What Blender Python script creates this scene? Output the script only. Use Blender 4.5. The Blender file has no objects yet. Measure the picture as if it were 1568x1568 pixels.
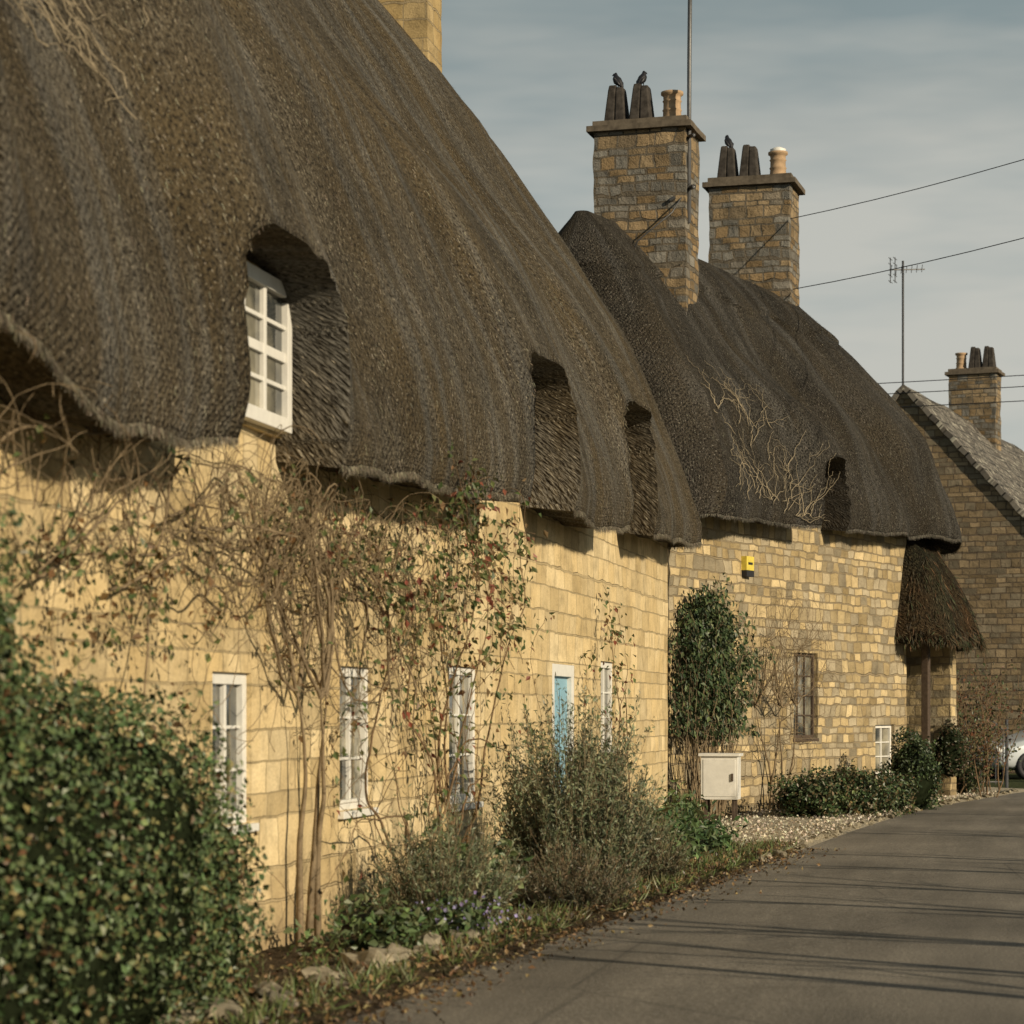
import bpy, bmesh, math, random
import numpy as np
from mathutils import Vector, Matrix, noise
rng=np.random.default_rng(7); random.seed(7)
scene=bpy.context.scene
C=scene.collection

# ---------------------------------------------------------------- helpers
def nd(nt,t,ins=None,**p):
    n=nt.nodes.new(t)
    for k,v in p.items(): setattr(n,k,v)
    for k,v in (ins or {}).items():
        if isinstance(v,bpy.types.NodeSocket): nt.links.new(v,n.inputs[k])
        else: n.inputs[k].default_value=v
    return n
def c4(c): return (c[0],c[1],c[2],1.0)
def mix(nt,f,a,b,blend='MIX'):
    n=nt.nodes.new('ShaderNodeMix'); n.data_type='RGBA'; n.blend_type=blend
    for k,v in ((0,f),(6,a),(7,b)):
        if isinstance(v,bpy.types.NodeSocket): nt.links.new(v,n.inputs[k])
        else: n.inputs[k].default_value=v if k==0 else (c4(v) if len(v)==3 else v)
    return n.outputs[2]
def ramp(nt,fac,stops):
    n=nt.nodes.new('ShaderNodeValToRGB'); nt.links.new(fac,n.inputs[0])
    el=n.color_ramp.elements
    while len(el)<len(stops): el.new(0.5)
    for e,(p,c) in zip(el,stops):
        e.position=p; e.color=c4(c) if not isinstance(c,(int,float)) else (c,c,c,1)
    return n.outputs[0]
def math_(nt,op,a,b=0.0):
    n=nt.nodes.new('ShaderNodeMath'); n.operation=op
    for k,v in ((0,a),(1,b)):
        if isinstance(v,bpy.types.NodeSocket): nt.links.new(v,n.inputs[k])
        else: n.inputs[k].default_value=v
    return n.outputs[0]
def newmat(name,rough=0.8,spec=0.3):
    m=bpy.data.materials.new(name); m.use_nodes=True; nt=m.node_tree
    b=nt.nodes['Principled BSDF']; b.inputs['Roughness'].default_value=rough
    b.inputs['Specular IOR Level'].default_value=spec
    return m,nt,b
def noiset(nt,vec,scale,detail=4,rough=0.55):
    return nd(nt,'ShaderNodeTexNoise',{'Vector':vec,'Scale':scale,'Detail':detail,'Roughness':rough}).outputs[0]
def bump(nt,b,h,strength,dist):
    n=nd(nt,'ShaderNodeBump',{'Height':h,'Strength':strength,'Distance':dist})
    nt.links.new(n.outputs[0],b.inputs['Normal'])
def mapping(nt,vec,scale):
    return nd(nt,'ShaderNodeMapping',{'Vector':vec,'Scale':scale}).outputs[0]

# ---------------------------------------------------------------- materials
def thatch_mat(name,dark,mid,light,gray,moss):
    m,nt,b=newmat(name,0.95,0.1)
    uv=nd(nt,'ShaderNodeUVMap').outputs[0]
    grain=noiset(nt,mapping(nt,uv,(34,26,1)),1,2,0.75)
    fine=noiset(nt,mapping(nt,uv,(60,9,1)),1,1,0.7)
    streak=noiset(nt,mapping(nt,uv,(1.9,.18,1)),1,4,0.65)
    patch=noiset(nt,mapping(nt,uv,(.7,.45,1)),1,3,0.6)
    dk=noiset(nt,mapping(nt,uv,(1.3,.6,3)),1,3,0.6)
    col=ramp(nt,fine,[(0.3,dark),(0.52,mid),(0.75,light)])
    col=mix(nt,ramp(nt,patch,[(0.42,0.0),(0.62,0.75)]),col,moss)
    col=mix(nt,ramp(nt,streak,[(0.48,0.0),(0.63,0.85)]),col,gray)
    col=mix(nt,ramp(nt,grain,[(0.34,1.0),(0.55,0.0)]),col,(dark[0]*.45,dark[1]*.45,dark[2]*.45))
    col=mix(nt,.9,col,ramp(nt,dk,[(0.35,.62),(0.6,1.1)]),'MULTIPLY')
    spk=noiset(nt,mapping(nt,uv,(40,30,1)),1,1,0.5)
    col=mix(nt,ramp(nt,spk,[(0.66,0.0),(0.71,0.75)]),col,(light[0]*1.8,light[1]*1.8,light[2]*1.8))
    nt.links.new(col,b.inputs['Base Color'])
    # wire netting: fine diagonal mesh laid over the straw
    sp=nd(nt,'ShaderNodeSeparateXYZ',{0:uv})
    a1=math_(nt,'ABSOLUTE',math_(nt,'SUBTRACT',math_(nt,'FRACT',math_(nt,'MULTIPLY',math_(nt,'ADD',sp.outputs[0],sp.outputs[1]),15.0)),.5))
    a2=math_(nt,'ABSOLUTE',math_(nt,'SUBTRACT',math_(nt,'FRACT',math_(nt,'MULTIPLY',math_(nt,'SUBTRACT',sp.outputs[0],sp.outputs[1]),15.0)),.5))
    net=math_(nt,'MINIMUM',a1,a2)
    h=math_(nt,'ADD',math_(nt,'MULTIPLY',grain,1.4),math_(nt,'MULTIPLY',fine,0.5))
    h=math_(nt,'ADD',h,math_(nt,'MULTIPLY',net,1.0))
    h=math_(nt,'ADD',h,math_(nt,'MULTIPLY',streak,1.2))
    bump(nt,b,h,1.0,0.042)
    return m
def stone_mat(name,c1,c2,mortar,bw,rh,ms,distort,stain,rub=0.5,gray=None,bumpd=0.02,lowg=.75,jd=.9,vl=(.80,1.12)):
    m,nt,b=newmat(name,0.92,0.15)
    tc=nd(nt,'ShaderNodeTexCoord').outputs['Object']
    sp=nd(nt,'ShaderNodeSeparateXYZ',{0:tc})
    u=math_(nt,'ADD',sp.outputs[0],sp.outputs[1]); z=sp.outputs[2]
    zw=nd(nt,'ShaderNodeCombineXYZ',{2:z}).outputs[0]
    zn=noiset(nt,zw,1.7,2,0.5)
    z2=math_(nt,'ADD',z,math_(nt,'MULTIPLY',zn,0.6))
    v0=nd(nt,'ShaderNodeCombineXYZ',{0:u,1:z2}).outputs[0]
    vuz=nd(nt,'ShaderNodeCombineXYZ',{0:u,1:z}).outputs[0]
    dn=nd(nt,'ShaderNodeTexNoise',{'Vector':vuz,'Scale':3.2,'Detail':2.0})
    dd=nd(nt,'ShaderNodeVectorMath',{0:dn.outputs[1],1:(.5,.5,.5)},operation='SUBTRACT').outputs[0]
    ds=nd(nt,'ShaderNodeVectorMath',{0:dd,'Scale':distort},operation='SCALE').outputs[0]
    vv=nd(nt,'ShaderNodeVectorMath',{0:v0,1:ds},operation='ADD').outputs[0]
    br=nd(nt,'ShaderNodeTexBrick',{'Vector':vv,'Color1':(0,0,0,1),'Color2':(1,1,1,1),'Mortar':(.5,.5,.5,1),'Scale':1.0,
        'Mortar Size':ms,'Mortar Smooth':0.5,'Bias':0.0,'Brick Width':bw,'Row Height':rh},offset=0.43,squash=0.7,squash_frequency=3)
    rnd_=nd(nt,'ShaderNodeSeparateColor',{0:br.outputs[0]}).outputs[0]
    col=mix(nt,rnd_,c1,c2)
    big=noiset(nt,vuz,0.8,4,0.65)
    med=noiset(nt,vuz,4.5,4,0.7)
    fine=noiset(nt,vuz,45,2,0.75)
    col=mix(nt,ramp(nt,big,[(0.42,0.0),(0.66,0.7)]),col,stain)
    g2=math_(nt,'FRACT',math_(nt,'MULTIPLY',rnd_,17.7))
    if gray:
        g=math_(nt,'FRACT',math_(nt,'MULTIPLY',rnd_,7.3))
        col=mix(nt,ramp(nt,g,[(0.5,0.0),(0.62,0.85)]),col,gray)
        col=mix(nt,.85,col,ramp(nt,g2,[(0.0,.6),(1.0,1.35)]),'MULTIPLY')
    else:
        col=mix(nt,.85,col,ramp(nt,g2,[(0.0,vl[0]),(1.0,vl[1])]),'MULTIPLY')
    col=mix(nt,br.outputs[1],col,mortar)
    col=mix(nt,0.8,col,ramp(nt,med,[(0.25,0.5),(0.5,0.95),(0.75,1.12)]),'MULTIPLY')
    col=mix(nt,0.5,col,ramp(nt,fine,[(0.3,0.65),(0.6,1.05)]),'MULTIPLY')
    low=ramp(nt,math_(nt,'ADD',z,math_(nt,'MULTIPLY',med,0.7)),[(0.25,lowg),(0.95,0.0)])
    col=mix(nt,low,col,(stain[0]*.5,stain[1]*.5,stain[2]*.6))
    nt.links.new(col,b.inputs['Base Color'])
    h=math_(nt,'ADD',math_(nt,'MULTIPLY',br.outputs[1],-jd),math_(nt,'MULTIPLY',med,1.3*rub))
    h=math_(nt,'ADD',h,math_(nt,'MULTIPLY',g2,.5))
    h=math_(nt,'ADD',h,math_(nt,'MULTIPLY',fine,0.35))
    bump(nt,b,h,0.9,bumpd)
    return m
def plain(name,c,rough=0.6,var=0.15,scale=12,spec=0.3,metal=0,bumps=0.3):
    m,nt,b=newmat(name,rough,spec); b.inputs['Metallic'].default_value=metal
    tc=nd(nt,'ShaderNodeTexCoord').outputs['Object']
    n=noiset(nt,tc,scale,3,0.65)
    col=ramp(nt,n,[(0.3,[x*(1-var) for x in c]),(0.7,[min(1,x*(1+var)) for x in c])])
    nt.links.new(col,b.inputs['Base Color']); bump(nt,b,n,bumps,0.01)
    return m
def leaf_mat(name,rough=0.5,transl=0.25):
    m,nt,b=newmat(name,rough,0.35)
    a=nd(nt,'ShaderNodeAttribute',attribute_name='col').outputs[0]
    nt.links.new(a,b.inputs['Base Color'])
    if transl>0:
        t=nd(nt,'ShaderNodeBsdfTranslucent',{0:a})
        ms=nd(nt,'ShaderNodeMixShader',{0:transl,1:b.outputs[0],2:t.outputs[0]})
        nt.links.new(ms.outputs[0],nt.nodes['Material Output'].inputs[0])
    return m

M={}
M['thatch1']=thatch_mat('thatch_brown',(.045,.037,.026),(.112,.095,.067),(.19,.167,.125),(.18,.172,.15),(.118,.088,.046))
M['thatch2']=thatch_mat('thatch_grey',(.025,.023,.019),(.064,.058,.048),(.12,.11,.092),(.112,.107,.096),(.07,.056,.036))
M['thatch3']=thatch_mat('thatch_dark',(.012,.012,.008),(.03,.027,.017),(.07,.06,.035),(.04,.042,.024),(.08,.045,.02))
M['ashlar']=stone_mat('cotswold_ashlar',(.70,.575,.35),(.58,.45,.24),(.44,.35,.2),.44,.215,.009,.045,(.55,.41,.20),.6,None,.018,jd=.9,vl=(.72,1.12))
M['rubble']=stone_mat('cotswold_rubble',(.56,.45,.26),(.42,.32,.17),(.30,.24,.15),.30,.145,.014,.09,(.36,.27,.13),.8,(.33,.285,.20),.035)
M['chim']=stone_mat('chimney_stone',(.30,.23,.14),(.20,.14,.075),(.14,.12,.09),.30,.14,.016,.09,(.22,.15,.075),.9,(.17,.17,.155),.055)
M['chimy']=stone_mat('chimney_stone_pale',(.46,.35,.18),(.38,.28,.13),(.34,.27,.16),.40,.2,.010,.06,(.30,.2,.08),.6,None,.02)
M['farstone']=stone_mat('far_stone',(.30,.23,.14),(.21,.155,.09),(.13,.10,.07),.36,.15,.016,.07,(.20,.15,.085),.8,(.20,.17,.12),.05,.0)
M['cap']=plain('cap_stone',(.12,.10,.075),.9,.35,7,.1)
M['white']=plain('white_paint',(.66,.65,.60),.5,.07,9,.4)
M['blue']=plain('blue_paint',(.22,.40,.50),.5,.08,9,.4)
M['darkpot']=plain('sooty_stone',(.05,.044,.038),.9,.5,9,.1)
M['clay']=plain('clay_pot',(.36,.25,.15),.8,.25,9,.2)
M['palepot']=plain('pale_pot',(.36,.25,.15),.8,.2,9,.2)
M['metal']=plain('weathered_metal',(.12,.12,.12),.5,.2,20,.5,.6)
M['black']=plain('black_wire',(.02,.02,.022),.6,.1,20)
M['bark']=plain('vine_bark',(.16,.115,.07),.9,.4,20,.1,0,.8)
M['twig']=plain('dry_twig',(.19,.145,.09),.9,.35,15,.1)
M['pale']=plain('bleached_stem',(.30,.25,.17),.9,.3,15,.1)
M['redtwig']=plain('rose_cane',(.15,.10,.055),.8,.4,12,.2)
M['leaf']=leaf_mat('leaf',.5,.2)
M['leafd']=leaf_mat('hedge_leaf',.42,0)
M['straw']=leaf_mat('straw',.9,0)
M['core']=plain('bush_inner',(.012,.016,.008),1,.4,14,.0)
M['kerb']=plain('kerb_stone',(.24,.21,.15),.95,.45,8,.1,0,1)
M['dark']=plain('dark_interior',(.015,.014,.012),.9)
M['wood']=plain('old_wood',(.07,.05,.035),.8,.3,20)
M['bird']=plain('black_feathers',(.012,.012,.015),.5,.3,30,.4)
def glass():
    m,nt,b=newmat('window_glass',0.06,0.9)
    tc=nd(nt,'ShaderNodeTexCoord').outputs['Object']
    n=noiset(nt,tc,2.5,3,.5)
    col=ramp(nt,n,[(0.38,(.04,.045,.045)),(0.62,(.30,.28,.21))])  # cream tones painted into the panes stand for reflected curtains
    nt.links.new(col,b.inputs['Base Color']); bump(nt,b,noiset(nt,tc,4,2,.5),0.15,0.02)
    return m
M['glass']=glass()
def slate():
    m,nt,b=newmat('stone_slates',0.85,0.25)
    tc=nd(nt,'ShaderNodeUVMap').outputs[0]
    n1=noiset(nt,tc,1.2,4,.6)
    br=nd(nt,'ShaderNodeTexBrick',{'Vector':tc,'Color1':c4((.17,.155,.13)),'Color2':c4((.06,.054,.048)),'Mortar':c4((.012,.012,.01)),'Scale':1.0,'Mortar Size':.022,'Brick Width':.32,'Row Height':.26,'Mortar Smooth':.2},offset=.5)
    col=mix(nt,ramp(nt,n1,[(.45,0.0),(.62,.4)]),br.outputs[0],(.16,.14,.11))
    sp=noiset(nt,tc,5,3,.6)
    col=mix(nt,ramp(nt,sp,[(.57,0.0),(.61,.85)]),col,(.40,.38,.31))
    nt.links.new(col,b.inputs['Base Color'])
    bump(nt,b,math_(nt,'ADD',math_(nt,'MULTIPLY',br.outputs[1],-1.0),sp),1,.04)
    return m
M['slate']=slate()
def asphalt():
    m,nt,b=newmat('asphalt',0.85,0.3)
    tc=nd(nt,'ShaderNodeTexCoord').outputs['Object']
    f=noiset(nt,tc,50,3,.85); bg=noiset(nt,tc,.5,4,.6); md=noiset(nt,mapping(nt,tc,(2.2,.25,1)),1,4,.65)
    col=ramp(nt,f,[(.3,(.075,.066,.052)),(.5,(.155,.138,.11)),(.7,(.32,.29,.24))])
    col=mix(nt,.9,col,ramp(nt,bg,[(.3,.72),(.7,1.25)]),'MULTIPLY')
    col=mix(nt,.9,col,ramp(nt,md,[(.3,.75),(.7,1.25)]),'MULTIPLY')
    cr=nd(nt,'ShaderNodeTexVoronoi',{'Vector':tc,'Scale':.45,'Randomness':1.0},feature='DISTANCE_TO_EDGE').outputs[0]
    col=mix(nt,ramp(nt,cr,[(.0,.4),(.008,0.0)]),col,(.03,.028,.025))
    nt.links.new(col,b.inputs['Base Color'])
    bump(nt,b,math_(nt,'ADD',f,math_(nt,'MULTIPLY',bg,1.5)),.8,.014)
    return m
M['asphalt']=asphalt()
def soil(name,a,bc,cc,sc=25,green=.6):
    m,nt,b=newmat(name,0.95,0.1)
    tc=nd(nt,'ShaderNodeTexCoord').outputs['Object']
    f=noiset(nt,tc,sc,4,.8); g=noiset(nt,tc,1.6,3,.6)
    col=ramp(nt,f,[(.3,a),(.5,bc),(.7,cc)])
    if green: col=mix(nt,ramp(nt,g,[(.5,0.0),(.65,green)]),col,(.045,.06,.02))
    nt.links.new(col,b.inputs['Base Color']); bump(nt,b,f,1,.04)
    return m
M['soil']=soil('leafy_soil',(.025,.018,.011),(.065,.047,.028),(.13,.10,.06))
M['grass']=soil('rough_grass',(.02,.026,.01),(.05,.06,.022),(.09,.09,.04),18)
M['gravel']=soil('gravel',(.2,.17,.12),(.42,.37,.27),(.58,.52,.41),45,0)

# ---------------------------------------------------------------- mesh helpers
def frame(ox,oy,deg): return Matrix.Translation((ox,oy,0))@Matrix.Rotation(math.radians(deg),4,'Z')
F0=Matrix.Identity(4)
F1=frame(-4.54,0,90)
F2=frame(-4.76,32.2,71.9)
F3=frame(-3.08,60.7,80)
def link(ob,parent=None,mw=None):
    C.objects.link(ob)
    if parent is not None: ob.parent=parent
    elif mw is not None: ob.matrix_world=mw
    return ob
def empty(name,mw):
    e=bpy.data.objects.new(name,None); C.objects.link(e); e.matrix_world=mw; e.empty_display_size=.3; return e
def meshobj(name,verts,faces,mats,parent=None,mw=None,smooth=False,matidx=None,uv=None,cols=None):
    me=bpy.data.meshes.new(name)
    me.from_pydata([tuple(v) for v in verts] if not isinstance(verts,np.ndarray) else verts.tolist(),[],faces if isinstance(faces,list) else faces.tolist())
    for m in (mats if isinstance(mats,list) else [mats]): me.materials.append(m)
    if matidx is not None: me.polygons.foreach_set('material_index',matidx)
    if smooth: me.polygons.foreach_set('use_smooth',[True]*len(me.polygons))
    if uv is not None:
        l=me.uv_layers.new(name='UVMap'); vi=np.zeros(len(me.loops),dtype=np.int32); me.loops.foreach_get('vertex_index',vi)
        l.data.foreach_set('uv',np.asarray(uv,dtype=np.float32)[vi].ravel())
    if cols is not None:
        a=me.color_attributes.new('col','FLOAT_COLOR','POINT')
        cc=np.ones((len(cols),4),dtype=np.float32); cc[:,:3]=cols; a.data.foreach_set('color',cc.ravel())
    me.update()
    return link(bpy.data.objects.new(name,me),parent,mw)
class MB:
    def __init__(s): s.v=[];s.f=[];s.m=[]
    def box(s,x0,x1,y0,y1,z0,z1,m=0,top=1.0,rot=0):
        b=len(s.v); cx,cy=(x0+x1)/2,(y0+y1)/2
        for z,k in ((z0,1),(z1,top)):
            for x,y in ((x0,y0),(x1,y0),(x1,y1),(x0,y1)):
                dx,dy=(x-cx)*k,(y-cy)*k
                if rot: dx,dy=dx*math.cos(rot)-dy*math.sin(rot),dx*math.sin(rot)+dy*math.cos(rot)
                s.v.append((cx+dx,cy+dy,z))
        for q in ((0,3,2,1),(4,5,6,7),(0,1,5,4),(1,2,6,5),(2,3,7,6),(3,0,4,7)):
            s.f.append(tuple(b+i for i in q)); s.m.append(m)
    def quad(s,a,b,c,d,m=0):
        n=len(s.v); s.v+= [a,b,c,d]; s.f.append((n,n+1,n+2,n+3)); s.m.append(m)
    def lathe(s,cx,cy,prof,n=16,m=0):
        b=len(s.v)
        for r,z in prof:
            for i in range(n):
                a=2*math.pi*i/n; s.v.append((cx+r*math.cos(a),cy+r*math.sin(a),z))
        for j in range(len(prof)-1):
            for i in range(n):
                s.f.append((b+j*n+i,b+j*n+(i+1)%n,b+(j+1)*n+(i+1)%n,b+(j+1)*n+i)); s.m.append(m)
        s.f.append(tuple(b+(len(prof)-1)*n+i for i in range(n))); s.m.append(m)
    def obj(s,name,mats,parent=None,mw=None,smooth=False,bevel=0):
        o=meshobj(name,s.v,s.f,mats,parent,mw,smooth,s.m)
        if bevel:
            md=o.modifiers.new('b','BEVEL'); md.width=bevel; md.segments=2; md.limit_method='ANGLE'
        return o
def stone_box(name,x0,x1,y0,y1,z0,z1,mat,parent,rot=0,jit=.012,step=.12):
    bm=bmesh.new()
    nx,ny,nz=[max(1,int(round(d/step))) for d in (x1-x0,y1-y0,z1-z0)]
    vd={}
    def V(i,j,k):
        if (i,j,k) not in vd:
            x=x0+(x1-x0)*i/nx; y=y0+(y1-y0)*j/ny; z=z0+(z1-z0)*k/nz
            nv=noise.noise_vector(Vector((x*4+7,y*4,z*4.5)))*jit+noise.noise_vector(Vector((x*1.2,y*1.2,z*.9)))*jit*1.2
            vd[(i,j,k)]=bm.verts.new((x-(x0+x1)/2+nv.x,y-(y0+y1)/2+nv.y,z+nv.z*.5))
        return vd[(i,j,k)]
    for k in range(nz):
        for i in range(nx):
            bm.faces.new((V(i,0,k),V(i+1,0,k),V(i+1,0,k+1),V(i,0,k+1)))
            bm.faces.new((V(i+1,ny,k),V(i,ny,k),V(i,ny,k+1),V(i+1,ny,k+1)))
        for j in range(ny):
            bm.faces.new((V(0,j+1,k),V(0,j,k),V(0,j,k+1),V(0,j+1,k+1)))
            bm.faces.new((V(nx,j,k),V(nx,j+1,k),V(nx,j+1,k+1),V(nx,j,k+1)))
    for i in range(nx):
        for j in range(ny):
            bm.faces.new((V(i,j,nz),V(i+1,j,nz),V(i+1,j+1,nz),V(i,j+1,nz)))
            bm.faces.new((V(i,j+1,0),V(i+1,j+1,0),V(i+1,j,0),V(i,j,0)))
    me=bpy.data.meshes.new(name); bm.to_mesh(me); bm.free(); me.materials.append(mat)
    o=link(bpy.data.objects.new(name,me),parent)
    o.location=((x0+x1)/2,(y0+y1)/2,0); o.rotation_euler=(0,0,rot)
    return o
def tubes(name,lines,mat,parent=None,mw=None,sides=5,cols=None):
    V=[];Fc=[]
    for pts,rad in lines:
        pts=np.asarray(pts,float); n=len(pts)
        if n<2: continue
        if np.isscalar(rad): rad=[rad]*n
        T=np.gradient(pts,axis=0); T/= (np.linalg.norm(T,axis=1,keepdims=True)+1e-9)
        ref=np.array([0.31,0.22,0.92]) if abs(T[0][2])<.8 else np.array([1.0,0.1,0.0])
        A=np.cross(T,ref); A/= (np.linalg.norm(A,axis=1,keepdims=True)+1e-9); B=np.cross(T,A)
        b=len(V)
        ang=np.arange(sides)*2*math.pi/sides
        ring=(A[:,None,:]*np.cos(ang)[None,:,None]+B[:,None,:]*np.sin(ang)[None,:,None])*np.asarray(rad)[:,None,None]+pts[:,None,:]
        V+=ring.reshape(-1,3).tolist()
        for i in range(n-1):
            for k in range(sides):
                k2=(k+1)%sides
                Fc.append((b+i*sides+k,b+i*sides+k2,b+(i+1)*sides+k2,b+(i+1)*sides+k))
        Fc.append(tuple(b+k for k in range(sides))); Fc.append(tuple(b+(n-1)*sides+k for k in range(sides)))
    return meshobj(name,V,Fc,mat,parent,mw,True)
def pal(n,cols,w=None,jit=.25):
    cols=np.array(cols); idx=rng.choice(len(cols),n,p=w)
    c=cols[idx]*(1+rng.uniform(-jit,jit,(n,1)))*(1+rng.uniform(-.08,.08,(n,3)))
    return np.clip(c,0,1)
def leaves(name,P,out,L,W,cols,mat,parent=None,mw=None,tdir=None,rnd=.8,fold=.25):
    n=len(P); P=np.asarray(P,float)
    nm=np.asarray(out,float)+rng.normal(0,rnd,(n,3)); nm/=np.linalg.norm(nm,axis=1,keepdims=True)+1e-9
    t=rng.normal(0,1,(n,3)) if tdir is None else np.asarray(tdir,float)+rng.normal(0,.35,(n,3))
    t-=nm*np.sum(t*nm,axis=1,keepdims=True); t/=np.linalg.norm(t,axis=1,keepdims=True)+1e-9
    b=np.cross(nm,t)
    s=rng.uniform(.55,1.3,(n,1)); Ls=L*s; Ws=W*s
    v=np.stack([P,P+t*Ls*.45+b*Ws*.5+nm*Ws*fold,P+t*Ls,P+t*Ls*.45-b*Ws*.5+nm*Ws*fold],axis=1).reshape(-1,3)
    i=np.arange(n)*4
    f=np.concatenate([np.stack([i,i+1,i+2],1),np.stack([i,i+2,i+3],1)])
    return meshobj(name,v,f,mat,parent,mw,False,cols=np.repeat(cols,4,axis=0))

# ---------------------------------------------------------------- walls / windows
def wall(name,parent,x0,x1,z0,ztop,ops,mat,depth_back,amp=.015,step=.22,reveal=.16,seed=0):
    xs=list(np.arange(x0,x1,step))+[x1]; zs=list(np.arange(z0,ztop(x1),step))
    ex=[o[0] for o in ops]+[o[1] for o in ops]; ez=[o[2] for o in ops]+[o[3] for o in ops]
    zs=[z for z in zs if all(abs(z-e)>.06 for e in ez)]+ez+[9]; xs=[x for x in xs if all(abs(x-e)>.06 for e in ex)]+ex
    xs=sorted(set(xs)); zs=sorted(set(zs))
    V=[];idx={}
    for i,x in enumerate(xs):
        for j,z in enumerate(zs):
            zz=z if z<9 else ztop(x)
            edge=any(o[0]-.02<=x<=o[1]+.02 and o[2]-.02<=z<=o[3]+.02 for o in ops)
            d=0 if edge else (noise.noise(Vector((x*1.3+seed,z*1.3,seed)))*amp*1.5+noise.noise(Vector((x*4,z*5,seed+3)))*amp*.6)
            idx[(i,j)]=len(V); V.append((x,d,zz))
    Fc=[]
    for i in range(len(xs)-1):
        for j in range(len(zs)-1):
            cx=(xs[i]+xs[i+1])/2; cz=(zs[j]+min(zs[j+1],zs[j]+.1))/2
            if any(o[0]<cx<o[1] and o[2]<cz<o[3] for o in ops): continue
            Fc.append((idx[(i,j)],idx[(i+1,j)],idx[(i+1,j+1)],idx[(i,j+1)]))
    def q(a,b,c,d):
        n=len(V); V.extend([a,b,c,d]); Fc.append((n,n+1,n+2,n+3))
    for o in ops:
        a,b,c,d=o; r=reveal
        q((a,0,c),(a,r,c),(a,r,d),(a,0,d)); q((b,r,c),(b,0,c),(b,0,d),(b,r,d))
        q((a,0,d),(a,r,d),(b,r,d),(b,0,d)); q((a,r,c),(a,0,c),(b,0,c),(b,r,c))
    D=depth_back
    q((x1,0,z0),(x1,D,z0),(x1,D,ztop(x1)),(x1,0,ztop(x1))); q((x0,D,z0),(x0,0,z0),(x0,0,ztop(x0)),(x0,D,ztop(x0)))
    q((x1,D,z0),(x0,D,z0),(x0,D,ztop(x0)),(x1,D,ztop(x1)))
    return meshobj(name,V,Fc,mat,parent)
def window(name,parent,a,b,c,d,y=.05,nx=2,ny=3,fr=.06,bar=.022,meet=False,sill=True,mat='white',mull=True):
    m=MB()
    m.box(a,a+fr,y,y+.07,c,d); m.box(b-fr,b,y,y+.07,c,d)
    m.box(a+fr,b-fr,y,y+.07,d-fr,d); m.box(a+fr,b-fr,y,y+.07,c,c+fr)
    ia,ib,ic,id_=a+fr,b-fr,c+fr,d-fr
    for i in range(1,nx):
        x=ia+(ib-ia)*i/nx; w=bar*(1.7 if (mull and i*2==nx) else .9)
        m.box(x-w/2,x+w/2,y+.012,y+.055,ic,id_)
    for j in range(1,ny):
        z=ic+(id_-ic)*j/ny; w=bar*(2 if (meet and j*2==ny) else .9)
        m.box(ia,ib,y+.016,y+.052,z-w/2,z+w/2)
    if sill: m.box(a-.03,b+.03,y-.07,y+.065,c-.05,c-.002)
    m.quad((ia,y+.04,ic),(ib,y+.04,ic),(ib,y+.04,id_),(ia,y+.04,id_),1)
    return m.obj(name,[M[mat],M['glass']],parent,bevel=.004)
def dormer(parent,a,b,c,d,y,nx,ny,mat='white',fr=.085,stone='ashlar'):
    window('dormer_window',parent,a,b,c,d,y=y,nx=nx,ny=ny,meet=(ny==4),fr=fr,bar=.03,mat=mat,sill=False)
    m=MB(); m.box(a-.03,b+.03,y+.072,.3,c-.02,d+.05); m.obj('dormer_box',[M[stone]],parent)

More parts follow.
